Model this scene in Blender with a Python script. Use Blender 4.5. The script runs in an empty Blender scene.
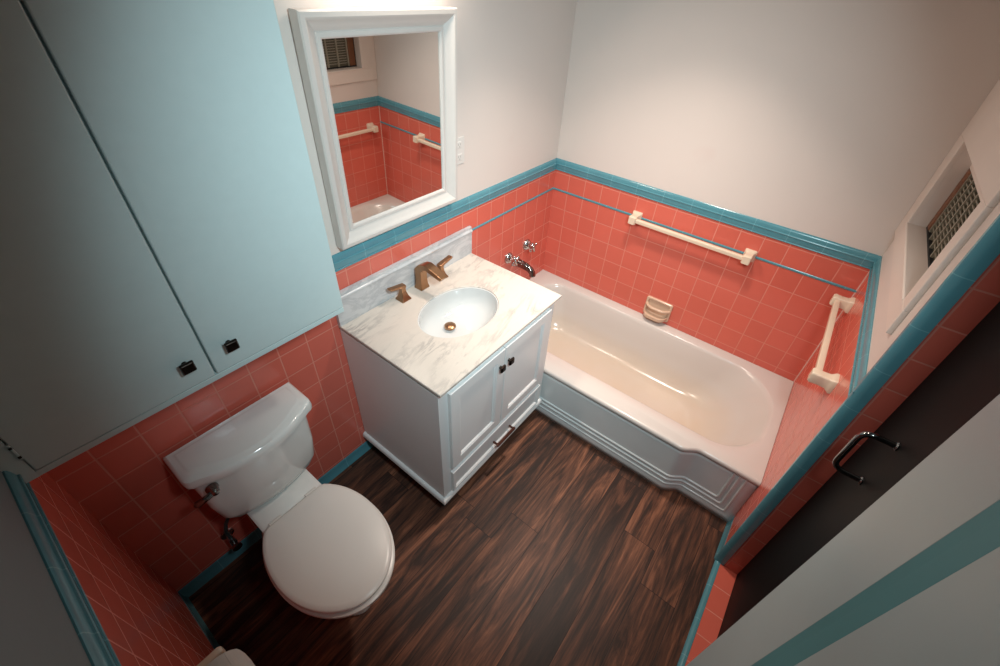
import bpy, bmesh, math, random
from mathutils import Vector, Matrix, Euler
random.seed(7)
S = bpy.context.scene
COL = S.collection
PI = math.pi

# ------------------------------------------------------------------ dimensions
D = 1.64            # depth of the room, back wall (y=0) to the window wall (y=-D)
XL = -2.4605        # left wall
HC = 2.45           # ceiling
H = 1.144           # top of the tiled wainscot
CAPH = 0.066        # height of the teal cap rail
TP = 0.1095         # tile pitch
ZT = 0.955          # a grout line (just under the pencil liner)
XE = -0.970         # outer corner of the window wall
YD = -1.724         # plane of the dark door
XG = -1.463         # edge of the white door
TUBZ = 0.367

# ------------------------------------------------------------------ materials
def srgb(c):
    def f(v):
        v /= 255.0
        return v/12.92 if v <= 0.04045 else ((v+0.055)/1.055)**2.4
    return tuple(f(v) for v in c) + (1.0,)

class NT:
    def __init__(s, name):
        s.m = bpy.data.materials.new(name); s.m.use_nodes = True
        s.t = s.m.node_tree; s.b = s.t.nodes['Principled BSDF']
    def n(s, typ, **k):
        nd = s.t.nodes.new(typ)
        for a, v in k.items(): setattr(nd, a, v)
        return nd
    def l(s, a, b): s.t.links.new(a, b)
    def math(s, op, a, b=None, clamp=False):
        nd = s.n('ShaderNodeMath', operation=op); nd.use_clamp = clamp
        for i, v in enumerate((a, b)):
            if v is None: continue
            if isinstance(v, (int, float)): nd.inputs[i].default_value = v
            else: s.l(v, nd.inputs[i])
        return nd.outputs[0]
    def mix(s, fac, a, b, blend='MIX'):
        nd = s.n('ShaderNodeMix', data_type='RGBA', blend_type=blend)
        for i, v in ((0, fac), (6, a), (7, b)):
            if isinstance(v, (int, float)): nd.inputs[i].default_value = v
            elif isinstance(v, tuple): nd.inputs[i].default_value = v
            else: s.l(v, nd.inputs[i])
        return nd.outputs[2]
    def ramp(s, fac, stops):
        nd = s.n('ShaderNodeValToRGB'); e = nd.color_ramp.elements
        while len(e) < len(stops): e.new(0.5)
        for el, (p, c) in zip(e, stops): el.position = p; el.color = c
        s.l(fac, nd.inputs[0]); return nd.outputs[0]
    def obj(s):
        return s.n('ShaderNodeTexCoord').outputs['Object']
    def noise(s, vec, scale, detail=3.0, rough=0.5, dist=0.0):
        nd = s.n('ShaderNodeTexNoise'); nd.inputs['Scale'].default_value = scale
        nd.inputs['Detail'].default_value = detail; nd.inputs['Roughness'].default_value = rough
        nd.inputs['Distortion'].default_value = dist; s.l(vec, nd.inputs['Vector']); return nd.outputs['Fac']
    def mapping(s, vec, scale=(1,1,1), rot=(0,0,0), loc=(0,0,0)):
        nd = s.n('ShaderNodeMapping'); nd.inputs['Scale'].default_value = scale
        nd.inputs['Rotation'].default_value = rot; nd.inputs['Location'].default_value = loc
        s.l(vec, nd.inputs['Vector']); return nd.outputs[0]
    def bump(s, h, strength=0.2, dist=0.002):
        nd = s.n('ShaderNodeBump'); nd.inputs['Strength'].default_value = strength
        nd.inputs['Distance'].default_value = dist; s.l(h, nd.inputs['Height']); s.l(nd.outputs[0], s.b.inputs['Normal'])
    def set(s, base=None, rough=None, metal=None, coat=None, spec=None):
        def put(k, v):
            if v is None: return
            if isinstance(v, (int, float, tuple)): s.b.inputs[k].default_value = v
            else: s.l(v, s.b.inputs[k])
        put('Base Color', base); put('Roughness', rough); put('Metallic', metal)
        put('Coat Weight', coat); put('Specular IOR Level', spec)
        return s.m

def plain(name, c, rough=0.5, metal=0.0, var=0.04, scale=6.0, coat=None, spec=None):
    """one colour with a faint procedural unevenness"""
    t = NT(name); f = t.noise(t.obj(), scale, 3)
    a = srgb(c); b = tuple(min(1, v*(1-var*2)) for v in a[:3]) + (1,)
    return t.set(t.mix(f, a, b), rough, metal, coat, spec)

def tile_mat(name, u, u0, v='Z', v0=ZT, p=TP, q=TP, col=(216,106,89), grout=(214,134,116), rough=0.22, gw=0.0036, var=0.05):
    t = NT(name); sep = t.n('ShaderNodeSeparateXYZ'); t.l(t.obj(), sep.inputs[0])
    def grid(ax, o, pp):
        a = t.math('DIVIDE', t.math('SUBTRACT', sep.outputs[ax], o), pp)
        fr = t.math('FRACT', a); idx = t.math('FLOOR', a)
        d = t.math('SUBTRACT', 0.5, t.math('ABSOLUTE', t.math('SUBTRACT', fr, 0.5)))
        return t.math('MULTIPLY', d, pp), idx
    du, iu = grid(u, u0, p); dv, iv = grid(v, v0, q)
    dm = t.math('MINIMUM', du, dv)
    mr = t.n('ShaderNodeMapRange', interpolation_type='SMOOTHSTEP')
    t.l(dm, mr.inputs[0]); mr.inputs[1].default_value = gw*0.35; mr.inputs[2].default_value = gw*0.75
    mask = mr.outputs[0]
    cb = t.n('ShaderNodeCombineXYZ'); t.l(iu, cb.inputs[0]); t.l(iv, cb.inputs[1])
    wn = t.n('ShaderNodeTexWhiteNoise', noise_dimensions='2D'); t.l(cb.outputs[0], wn.inputs['Vector'])
    a = srgb(col); b = tuple(x*(1-var*1.6) for x in a[:3]) + (1,)
    c = t.mix(wn.outputs['Value'], a, b)
    c = t.mix(t.math('MULTIPLY', t.noise(t.obj(), 14, 4), 0.22), c, tuple(x*0.7 for x in a[:3]) + (1,))
    c = t.mix(mask, srgb(grout), c)
    r = t.math('SUBTRACT', 0.75, t.math('MULTIPLY', mask, 0.75-rough))
    m2 = t.n('ShaderNodeMapRange', interpolation_type='SMOOTHSTEP')
    t.l(dm, m2.inputs[0]); m2.inputs[1].default_value = 0; m2.inputs[2].default_value = gw*1.6
    hgt = t.math('ADD', m2.outputs[0], t.math('MULTIPLY', t.noise(t.obj(), 9, 2), 0.35))
    t.bump(hgt, 0.35, 0.0015)
    return t.set(c, r)

def trim_mat(name, u, col=(90,148,160), p=0.152, u0=0.0):
    t = NT(name); sep = t.n('ShaderNodeSeparateXYZ'); t.l(t.obj(), sep.inputs[0])
    a = t.math('FRACT', t.math('DIVIDE', t.math('SUBTRACT', sep.outputs[u], u0), p))
    d = t.math('MULTIPLY', t.math('SUBTRACT', 0.5, t.math('ABSOLUTE', t.math('SUBTRACT', a, 0.5))), p)
    m = t.math('GREATER_THAN', d, 0.0012)
    f = t.noise(t.obj(), 12, 3)
    c0 = srgb(col); c = t.mix(f, c0, tuple(v*0.78 for v in c0[:3]) + (1,))
    return t.set(t.mix(m, srgb((112,166,176)), c), 0.18)

def wall_paint(name, c=(217,205,197)):
    t = NT(name); o = t.obj()
    f = t.noise(o, 2.2, 4); g = t.noise(o, 160, 2)
    a = srgb(c); b = tuple(v*0.93 for v in a[:3]) + (1,)
    # a few faint pinkish scuffs on the old paint
    s1 = t.ramp(t.noise(o, 3.1, 2), [(0.68, (0,0,0,1)), (0.78, (1,1,1,1))])
    col = t.mix(t.math('MULTIPLY', s1, 0.22), t.mix(f, a, b), srgb((205,172,165)))
    t.bump(t.math('ADD', g, t.math('MULTIPLY', t.noise(o, 30, 3), 1.0)), 0.10, 0.0015)
    return t.set(col, 0.55)

M = {}
M['tile_x'] = tile_mat('pink_tile_along_x', 'X', -1.601)
M['tile_y'] = tile_mat('pink_tile_along_y', 'Y', -1.64)
M['tile_w'] = tile_mat('pink_tile_window_wall', 'X', XE)
M['tile_jamb'] = tile_mat('pink_tile_jamb', 'Y', -1.672-0.0548*2)
M['tile_sill'] = tile_mat('pink_tile_threshold', 'X', XE, 'Y', -1.648)
M['teal_x'] = trim_mat('teal_trim_along_x', 'X', u0=-0.03)
M['teal_y'] = trim_mat('teal_trim_along_y', 'Y', u0=-0.07)
M['teal_z'] = trim_mat('teal_trim_upright', 'Z')
M['wall'] = wall_paint('white_wall_paint')
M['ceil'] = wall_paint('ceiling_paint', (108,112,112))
M['wall_left'] = wall_paint('shaded_white_wall_paint', (112,122,124))  # white like the other walls; the dim corner's shade is in the colour
M['caulk'] = plain('white_caulk', (225,190,178), 0.5)
M['cab'] = plain('pale_blue_cabinet_paint', (198,215,214), 0.42, var=0.03, scale=40)
M['vanity'] = plain('grey_white_vanity_paint', (228,228,226), 0.38, var=0.02)
M['frame'] = plain('white_frame_paint', (206,199,193), 0.38, var=0.03, scale=25)
M['casing'] = plain('white_casing_paint', (222,208,198), 0.5, var=0.05)
M['porcelain'] = plain('white_porcelain', (230,230,226), 0.12, var=0.015, coat=0.4)
M['sink'] = plain('white_sink_glaze', (206,205,203), 0.12, var=0.01, coat=0.3)
M['seat'] = plain('white_seat_plastic', (224,217,210), 0.28, var=0.02)
M['ceramic'] = plain('cream_ceramic', (226,206,182), 0.25, var=0.04)
M['soap'] = plain('beige_ceramic', (214,184,158), 0.25, var=0.06)
M['dark'] = plain('dark_recess', (22,24,26), 0.7)
M['black_door'] = plain('black_door_paint', (6,14,15), 0.55, var=0.25, scale=3.5, spec=0.15)
M['white_door'] = plain('grey_white_door_paint', (172,190,192), 0.42, var=0.03)
M['teal_paint'] = plain('pale_teal_moulding_paint', (98,160,166), 0.4, var=0.04)
M['wood_frame'] = plain('brown_wood_frame', (128,78,46), 0.5, var=0.3, scale=18)
M['pane'] = plain('dark_olive_pane', (92,86,70), 0.25, var=0.2, scale=8)
M['slat'] = plain('grey_slat', (140,134,118), 0.5, var=0.1)
M['outlet'] = plain('painted_outlet', (214,208,202), 0.5, var=0.03)
M['slot'] = plain('outlet_slot', (165,158,150), 0.6)
M['paper'] = plain('white_paper', (214,210,202), 0.9, var=0.06, scale=40)
M['chrome'] = plain('chrome', (205,208,210), 0.10, 1.0, var=0.02)
M['dark_chrome'] = plain('dark_chrome', (140,140,140), 0.12, 1.0, var=0.05)
M['bronze'] = plain('brushed_bronze', (176,136,104), 0.30, 1.0, var=0.10, scale=60)
M['dark_bronze'] = plain('dark_bronze', (58,50,46), 0.34, 1.0, var=0.1, scale=40)
M['pull_bronze'] = plain('rosy_bronze', (120,84,74), 0.3, 1.0, var=0.1, scale=40)
M['hose'] = plain('grey_hose', (70,90,92), 0.4, 0.3)

def mirror_mat():
    t = NT('mirror_glass'); return t.set(t.mix(t.noise(t.obj(), 3), srgb((222,222,220)), srgb((218,219,217))), 0.012, 1.0)
M['mirror'] = mirror_mat()

def marble(name, warm):
    t = NT(name); o = t.obj()
    mp = t.mapping(o, (1, 1, 1), (0, 0, math.radians(-14)))
    st = t.mapping(mp, (1.0, 3.6, 1.0))
    n1 = t.noise(st, 3.0, 8, 0.68, 0.5); n2 = t.noise(st, 9.0, 6, 0.6, 1.2); n3 = t.noise(o, 2.0, 3)
    v1 = t.ramp(n1, [(0.46, (0,0,0,1)), (0.515, (1,1,1,1)), (0.57, (0,0,0,1))])
    v2 = t.ramp(n2, [(0.47, (0,0,0,1)), (0.51, (1,1,1,1)), (0.55, (0,0,0,1))])
    base = t.mix(n3, srgb(warm), tuple(x*0.92 for x in srgb(warm)[:3]) + (1,))
    c = t.mix(t.math('MULTIPLY', t.math('MULTIPLY', v1, t.ramp(t.noise(o, 5.0, 3), [(0.42,(0,0,0,1)),(0.68,(1,1,1,1))])), 0.95), base, srgb((164,156,150)))
    c = t.mix(t.math('MULTIPLY', v2, 0.06), c, srgb((160,150,142)))
    return t.set(c, 0.22)
M['marble'] = marble('veined_marble', (210,199,188))

def splash_mat():
    t = NT('veined_marble_backsplash'); o = t.obj()
    st = t.mapping(o, (2.0, 2.0, 5.0), (0, math.radians(18), 0))
    n1 = t.noise(st, 3.0, 7, 0.65, 1.0); n2 = t.noise(o, 7.0, 4)
    v1 = t.ramp(n1, [(0.44, (0,0,0,1)), (0.52, (1,1,1,1)), (0.60, (0,0,0,1))])
    c = t.mix(n2, srgb((212,208,205)), srgb((176,178,182)))
    return t.set(t.mix(t.math('MULTIPLY', v1, 0.38), c, srgb((138,140,144))), 0.22)
M['splash'] = splash_mat()

def tub_mat():
    t = NT('white_bathtub_enamel'); o = t.obj()
    sep = t.n('ShaderNodeSeparateXYZ'); t.l(o, sep.inputs[0])
    # an old cream coloured stain on the enamel at the bottom of the basin
    low = t.n('ShaderNodeMapRange'); t.l(sep.outputs['Z'], low.inputs[0])
    low.inputs[1].default_value = 0.20; low.inputs[2].default_value = 0.06
    low.inputs[3].default_value = 0.0; low.inputs[4].default_value = 1.0
    inside = t.n('ShaderNodeMapRange'); t.l(sep.outputs['X'], inside.inputs[0])
    inside.inputs[1].default_value = -0.72; inside.inputs[2].default_value = -0.69
    f = t.math('MULTIPLY', t.math('MULTIPLY', low.outputs[0], inside.outputs[0]), t.math('ADD', 0.35, t.math('MULTIPLY', t.noise(o, 5, 4), 0.8)), True)
    c = t.mix(f, srgb((204,197,190)), srgb((204,186,164)))
    return t.set(c, 0.2)
M['tub'] = tub_mat()
M['apron'] = plain('white_apron_enamel', (226,228,226), 0.22, var=0.04, scale=9)

def floor_mat():
    t = NT('dark_wood_planks'); o = t.obj()
    sep = t.n('ShaderNodeSeparateXYZ'); t.l(o, sep.inputs[0])
    W = 0.152; L = 1.22
    a = t.math('DIVIDE', t.math('ADD', sep.outputs['Y'], 0.035), W); row = t.math('FLOOR', a); fr = t.math('FRACT', a)
    wn = t.n('ShaderNodeTexWhiteNoise', noise_dimensions='1D'); t.l(row, wn.inputs['W'])
    xs = t.math('DIVIDE', t.math('ADD', sep.outputs['X'], t.math('MULTIPLY', wn.outputs['Value'], 5.0)), L)
    ix = t.math('FLOOR', xs); fx = t.math('FRACT', xs)
    cb = t.n('ShaderNodeCombineXYZ'); t.l(row, cb.inputs[0]); t.l(ix, cb.inputs[1])
    w2 = t.n('ShaderNodeTexWhiteNoise', noise_dimensions='2D'); t.l(cb.outputs[0], w2.inputs['Vector'])
    off = t.n('ShaderNodeVectorMath', operation='MULTIPLY_ADD')
    t.l(w2.outputs['Color'], off.inputs[0]); off.inputs[1].default_value = (7, 3, 5); t.l(o, off.inputs[2])
    g = t.mapping(off.outputs[0], (0.75, 5.4, 1))
    n1 = t.noise(g, 2.6, 7, 0.62, 1.6); n2 = t.noise(t.mapping(off.outputs[0], (1.4, 26, 1)), 5, 5, 0.6, 0.6)
    n3 = t.noise(g, 1.1, 3, 0.5, 0.8)
    f = t.math('ADD', t.math('MULTIPLY', n1, 0.72), t.math('MULTIPLY', n2, 0.28))
    f = t.math('ADD', f, t.math('MULTIPLY', t.math('SUBTRACT', w2.outputs['Value'], 0.5), 0.12))
    c = t.ramp(f, [(0.30, srgb((30,21,18))), (0.44, srgb((56,37,29))), (0.54, srgb((98,62,46))), (0.66, srgb((150,98,72)))])
    c = t.mix(t.math('MULTIPLY', n3, 0.16), c, srgb((74,74,74)))
    ey = t.math('MULTIPLY', t.math('SUBTRACT', 0.5, t.math('ABSOLUTE', t.math('SUBTRACT', fr, 0.5))), W)
    ex = t.math('MULTIPLY', t.math('SUBTRACT', 0.5, t.math('ABSOLUTE', t.math('SUBTRACT', fx, 0.5))), L)
    e = t.math('MINIMUM', ex, ey)
    mr = t.n('ShaderNodeMapRange'); t.l(e, mr.inputs[0]); mr.inputs[1].default_value = 0.0004; mr.inputs[2].default_value = 0.0016
    c = t.mix(mr.outputs[0], srgb((22,18,17)), c)
    t.bump(t.math('ADD', t.math('MULTIPLY', n2, 0.5), mr.outputs[0]), 0.25, 0.001)
    return t.set(c, 0.45, spec=0.22)
M['floor'] = floor_mat()

# ------------------------------------------------------------------ mesh helpers
def link(o, parent=None):
    COL.objects.link(o)
    if parent is not None: o.parent = parent
    return o

def obj(name, bm, mat, parent=None, smooth=None, bevel=0, segs=2):
    """link a bmesh as one object; parented parts keep world coordinates"""
    bmesh.ops.recalc_face_normals(bm, faces=bm.faces)
    me = bpy.data.meshes.new(name); bm.to_mesh(me); bm.free()
    for m in (mat if isinstance(mat, (list, tuple)) else [mat]): me.materials.append(m)
    o = bpy.data.objects.new(name, me); link(o, parent)
    if parent is not None:
        w = Matrix.Identity(4); q = parent
        while q is not None: w = q.matrix_parent_inverse @ q.matrix_basis @ w; q = q.parent
        o.matrix_parent_inverse = w.inverted()
    if smooth is not None:
        for p in me.polygons: p.use_smooth = True
        me.set_sharp_from_angle(angle=math.radians(smooth))
    if bevel:
        md = o.modifiers.new('bevel', 'BEVEL'); md.width = bevel; md.segments = segs; md.limit_method = 'ANGLE'
        md.angle_limit = math.radians(40)
        if smooth is None:
            for p in me.polygons: p.use_smooth = True
            me.set_sharp_from_angle(angle=math.radians(40))
        wn = o.modifiers.new('wn', 'WEIGHTED_NORMAL'); wn.keep_sharp = True
    return o

def tag(o, label, cat, group=None):
    o['label'] = label; o['category'] = cat
    if group: o['group'] = group
    return o

def thing(name, loc, label, cat, group=None):
    o = bpy.data.objects.new(name, None); o.empty_display_size = 0.05
    link(o); o.location = loc
    return tag(o, label, cat, group)

def structure(o):
    o['kind'] = 'structure'; return o

def box(bm, x0, x1, y0, y1, z0, z1, mi=0):
    x0, x1 = sorted((x0, x1)); y0, y1 = sorted((y0, y1)); z0, z1 = sorted((z0, z1))
    v = [bm.verts.new((x, y, z)) for z in (z0, z1) for x, y in ((x0,y0),(x1,y0),(x1,y1),(x0,y1))]
    for f in ((0,3,2,1),(4,5,6,7),(0,1,5,4),(1,2,6,5),(2,3,7,6),(3,0,4,7)):
        fc = bm.faces.new([v[i] for i in f]); fc.material_index = mi
    return bm

def B(*a):
    bm = bmesh.new(); box(bm, *a); return bm

def loft(bm, rings, cap0=True, cap1=True, closed=True):
    R = [[bm.verts.new(p) for p in r] for r in rings]
    n = len(R[0])
    for a, b in zip(R, R[1:]):
        for i in range(n if closed else n-1):
            j = (i+1) % n
            bm.faces.new((a[i], a[j], b[j], b[i]))
    if cap0: bm.faces.new(list(reversed(R[0])))
    if cap1: bm.faces.new(R[-1])
    return R

def tube(bm, pts, r, n=12, caps=True):
    pts = [Vector(p) for p in pts]; rr = r if isinstance(r, (list, tuple)) else [r]*len(pts)
    rings = []; up = None
    for i, p in enumerate(pts):
        d = (pts[min(i+1, len(pts)-1)] - pts[max(i-1, 0)]).normalized()
        if up is None:
            up = Vector((0,0,1)) if abs(d.z) < 0.9 else Vector((1,0,0))
        s = d.cross(up).normalized(); up = s.cross(d).normalized()
        rings.append([p + (s*math.cos(2*PI*k/n) + up*math.sin(2*PI*k/n))*rr[i] for k in range(n)])
    loft(bm, rings, caps, caps); return bm

def lathe(bm, prof, origin, axis='Z', n=28):
    """prof: (radius, height) pairs; axis: direction of height"""
    o = Vector(origin); rings = []
    ax = {'Z': Vector((0,0,1)), '-Y': Vector((0,-1,0)), 'Y': Vector((0,1,0)), '-X': Vector((-1,0,0)), 'X': Vector((1,0,0))}[axis]
    u = ax.orthogonal().normalized(); v = ax.cross(u)
    for r, h in prof:
        r = max(r, 1e-5)
        rings.append([o + ax*h + (u*math.cos(2*PI*k/n) + v*math.sin(2*PI*k/n))*r for k in range(n)])
    loft(bm, rings); return bm

def arc(pts_a, corner, pts_b, n=6):
    a, c, b = Vector(pts_a), Vector(corner), Vector(pts_b)
    return [(a*(1-t)**2 + c*2*t*(1-t) + b*t*t) for t in [i/n for i in range(n+1)]]

def rrect(x0, x1, y0, y1, r, z, n=6):
    """rounded rectangle ring, counter-clockwise; r: four radii (x1y1, x0y1, x0y0, x1y0)"""
    if not isinstance(r, (list, tuple)): r = [r]*4
    out = []
    for (cx, cy, a0), q in zip(((x1,y1,0),(x0,y1,90),(x0,y0,180),(x1,y0,270)), r):
        sx = -1 if cx == x1 else 1; sy = -1 if cy == y1 else 1
        ox, oy = cx + sx*q, cy + sy*q
        for k in range(n+1):
            t = math.radians(a0 + 90*k/n)
            out.append(Vector((ox + q*math.cos(t), oy + q*math.sin(t), z)))
    return out

def profile_extrude(bm, prof, frame_a, frame_b):
    """sweep a closed 2-D profile (d, z) between two frames; frame = function (d, z) -> Vector"""
    loft(bm, [[frame_a(*p) for p in prof], [frame_b(*p) for p in prof]])
    return bm

# ------------------------------------------------------------------ the room
floor = structure(obj('floor', B(XL-0.1, 0.1, -2.3, 0.1, -0.1, 0), M['floor']))
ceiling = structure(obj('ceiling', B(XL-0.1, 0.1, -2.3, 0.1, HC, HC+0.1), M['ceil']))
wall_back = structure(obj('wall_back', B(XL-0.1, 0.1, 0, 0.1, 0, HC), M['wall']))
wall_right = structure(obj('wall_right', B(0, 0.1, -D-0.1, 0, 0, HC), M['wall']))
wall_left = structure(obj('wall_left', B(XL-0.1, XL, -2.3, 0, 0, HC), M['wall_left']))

WX0, WX1, WZ0, WZ1 = -0.775, -0.125, 1.338, 1.640      # window opening
bm = bmesh.new()
box(bm, XE, 0, YD-0.02, -D, 0, WZ0); box(bm, XE, 0, YD-0.02, -D, WZ1, HC)
box(bm, XE, WX0, YD-0.02, -D, WZ0, WZ1); box(bm, WX1, 0, YD-0.02, -D, WZ0, WZ1)
box(bm, XL, XE, YD-0.02, -D, 2.08, HC)                 # over the two doors
box(bm, XL, -2.27, YD-0.02, -D, 0, 2.08)
wall_front = structure(obj('wall_front', bm, M['wall']))

TT = 0.006     # tile thickness
ZB = 0.066     # top of the teal base tiles
obj('tile_wainscot', B(XL, 0, -TT, 0, ZB, H-CAPH+0.004), M['tile_x'], wall_back)
obj('tile_wainscot', B(-TT, 0, -D, -TT, ZB, H-CAPH+0.004), M['tile_y'], wall_right)
obj('tile_wainscot', B(XE+0.001, -TT, -D, -D+TT, ZB, H-CAPH+0.004), M['tile_w'], wall_front)
obj('tile_wainscot', B(XL, XL+TT, -1.3, -TT, ZB, H-CAPH+0.004), M['tile_y'], wall_left)
obj('jamb_tiles', B(XE-0.004, XE+0.0005, YD, -D-0.026, 0.004, 2.08), M['tile_jamb'], wall_front)

def bead(d, z, r):      # small half-round bead standing off the face at depth d
    return [(d, z+r), (d+r*0.7, z+r*0.7), (d+r, z), (d+r*0.7, z-r*0.7), (d, z-r)]
CAP = [(0, H), (0.003, H), (0.006, H-0.003), (0.0085, H-0.012), (0.0105, H-0.024)] + bead(0.0105, H-0.029, 0.0045) + \
      [(0.0105, H-0.036), (0.0105, H-CAPH+0.009)] + bead(0.0100, H-CAPH+0.0045, 0.0035) + [(0.009, H-CAPH), (0, H-CAPH)]
def mitred(name, prof, wall, kind, a, b, mat, ma=0, mb=0):
    """moulding along a wall between a and b; ma/mb = +1 inner mitre, 0 square"""
    def fr(t, m):
        s = 1 if t == max(a, b) else -1
        def f(d, z):
            u = t - s*m*d
            return {'back': Vector((u, -d, z)), 'right': Vector((-d, u, z)), 'front': Vector((u, -D+d, z)), 'left': Vector((XL+d, u, z))}[kind]
        return f
    bm = bmesh.new(); profile_extrude(bm, prof, fr(a, ma), fr(b, mb))
    return obj(name, bm, mat, wall, smooth=35)
mitred('cap_rail', CAP, wall_back, 'back', XL, 0, M['teal_x'], 1, 1)
mitred('cap_rail', CAP, wall_right, 'right', -D, 0, M['teal_y'], 1, 1)
mitred('cap_rail', CAP, wall_front, 'front', XE+0.002, 0, M['teal_x'], 0, 1)
mitred('cap_rail', CAP, wall_left, 'left', -1.3, 0, M['teal_y'], 0, 1)
BASE = [(0, 0), (0.016, 0), (0.014, 0.010), (0.009, 0.022), (0.0075, 0.05), (0.0075, ZB-0.004), (0.005, ZB), (0, ZB)]
mitred('baseboard', BASE, wall_back, 'back', XL, -0.80, M['teal_x'], 1, 0)
mitred('baseboard', BASE, wall_left, 'left', -1.3, 0, M['teal_y'], 0, 1)
mitred('baseboard', BASE, wall_front, 'front', XE+0.006, -0.752, M['teal_x'], 0, 0)
LIN = [(0, ZT), (0.0085, ZT), (0.011, ZT+0.004), (0.011, ZT+0.008), (0.0085, ZT+0.012), (0, ZT+0.012)]
mitred('pencil_liner', LIN, wall_back, 'back', -1.60, 0, M['teal_x'], 0, 1)
mitred('pencil_liner', LIN, wall_right, 'right', -D+TT, 0, M['teal_y'], 0, 1)
obj('corner_caulk', B(-TT-0.004, -TT, -D+TT, -D+TT+0.004, TUBZ, H-CAPH), M['caulk'], wall_right)

# upright teal bullnose round the outer corner of the window wall
bm = bmesh.new()
sec = [(XE+0.014, -D+0.0), (XE+0.014, -D+0.014), (XE+0.004, -D+0.0135), (XE-0.001, -D+0.0085), (XE-0.005, -D-0.002), (XE-0.006, -D-0.008),
       (XE-0.006, -D-0.026), (XE+0.001, -D-0.026), (XE+0.001, -D)]
loft(bm, [[Vector((x, y, z)) for x, y in sec] for z in (0.0, 2.08)])
structure(obj('trim_1', bm, M['teal_z'], smooth=40))
# tiled threshold in front of the dark door with its teal edge
structure(obj('trim_2', B(XL, XE-0.001, YD, -D-0.012, 0.0005, 0.010), M['tile_sill'], bevel=0.001))
bm = bmesh.new()
prof = [(-D-0.012, 0), (-D-0.012, 0.0115), (-D-0.004, 0.013), (-D+0.004, 0.011), (-D+0.009, 0.005), (-D+0.010, 0)]
loft(bm, [[Vector((x, y, z)) for y, z in prof] for x in (XL, XE-0.001)])
structure(obj('trim_3', bm, M['teal_x'], smooth=40))

# ---- window: flat white surround, brown sash, slatted screen, dark pane
win = bpy.data.objects.new('window_1', None); link(win); win.location = ((WX0+WX1)/2, -D, WZ0); structure(win)
bm = bmesh.new(); y0, y1 = -D-0.001, -D+0.0145
SX, SZ0, SZ1 = -0.842, 1.258, 2.02
box(bm, SX, -0.001, y0, y1, SZ0, WZ0); box(bm, SX, -0.001, y0, y1, WZ1, SZ1)
box(bm, SX, WX0, y0, y1, WZ0, WZ1); box(bm, WX1, -0.001, y0, y1, WZ0, WZ1)
obj('window_surround', bm, M['casing'], win, bevel=0.002)
obj('window_sill', B(WX0+0.001, WX1-0.001, -D-0.05, y1+0.003, WZ0-0.006, WZ0+0.004), M['casing'], win, bevel=0.004)
yb, yf = -D-0.062, -D-0.042; fw = 0.055; PZ1 = 1.566
bm = bmesh.new()
box(bm, WX0, WX1, yb, yf, PZ1, WZ1); box(bm, WX0, WX0+0.02, yb, yf, WZ0, PZ1)
obj('sash_rail', bm, M['casing'], win, bevel=0.002)
obj('sash_frame', B(WX1-fw, WX1-0.006, yb, yf, WZ0+0.012, PZ1), M['wood_frame'], win, bevel=0.003)
obj('sash_edge', B(WX1-0.006, WX1, yb, yf-0.002, WZ0, PZ1), M['dark'], win)
obj('bottom_rail', B(WX0+0.02, WX1-0.006, yb, yf-0.002, WZ0, WZ0+0.012), M['dark'], win)
px0, px1 = WX0+0.02, WX1-fw
obj('pane', B(px0, px1, yb+0.002, yb+0.008, WZ0+0.012, PZ1), M['pane'], win)
for i in range(14):
    z = WZ0 + 0.028 + i*0.0150
    obj('slat', B(px0, px1-0.012, yb+0.009, yb+0.013, z, z+0.0040), M['slat'], win)
for x in (px1-0.006, px1-0.085, px1-0.165, px1-0.245, px1-0.325):
    obj('muntin', B(x-0.006, x+0.006, yb+0.008, yb+0.016, WZ0+0.012, PZ1), M['slat'], win)

# ---- dark door with its D-shaped pull
d1 = structure(obj('door_1', B(XG-0.25, XE+0.0, YD-0.04, YD, 0.004, 2.08), M['black_door'], bevel=0.002))
bm = bmesh.new(); hx, hz0, hz1, hp = -1.142, 0.985, 1.140, 0.072
pts = [(hx, YD, hz1)] + arc((hx, YD+hp-0.03, hz1), (hx, YD+hp, hz1), (hx, YD+hp, hz1-0.03)) + \
      arc((hx, YD+hp, hz0+0.03), (hx, YD+hp, hz0), (hx, YD+hp-0.03, hz0)) + [(hx, YD, hz0)]
tube(bm, pts, 0.0075, 14)
h = obj('door_handle', bm, M['dark_chrome'], d1, smooth=60)
for z in (hz0, hz1):
    bm = bmesh.new(); lathe(bm, [(0.012, 0), (0.012, 0.003), (0.009, 0.006)], (hx, YD, z), 'Y', 20)
    obj('handle_rosette', bm, M['dark_chrome'], h, smooth=40)

# ---- white panelled door beside it
d2 = bpy.data.objects.new('door_2', None); link(d2); d2.location = (-1.86, -D, 0); structure(d2)
PX = -1.652; PW = 0.044
bm = bmesh.new()
box(bm, PX, XG, -D-0.035, -D, 0.013, 2.08); box(bm, -2.27, -2.075, -D-0.035, -D, 0.013, 2.08)
box(bm, -2.075, PX, -D-0.035, -D, 0.013, 0.22); box(bm, -2.075, PX, -D-0.035, -D, 1.93, 2.08)
obj('door_frame', bm, M['white_door'], d2, bevel=0.0015)
bm = bmesh.new()
def rr(x0, x1, z0, z1, y): return [Vector((x0,y,z0)), Vector((x1,y,z0)), Vector((x1,y,z1)), Vector((x0,y,z1))]
loft(bm, [rr(-2.075, PX, 0.22, 1.93, -D), rr(-2.075+PW*0.35, PX-PW*0.35, 0.22+PW*0.35, 1.93-PW*0.35, -D-0.005),
          rr(-2.075+PW, PX-PW, 0.22+PW, 1.93-PW, -D-0.013)], False, False)
obj('panel_moulding', bm, M['teal_paint'], d2)
obj('door_panel', B(-2.075+PW-0.004, PX-PW+0.004, -D-0.03, -D-0.0131, 0.22+PW-0.004, 1.93-PW+0.004), M['white_door'], d2)

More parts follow.
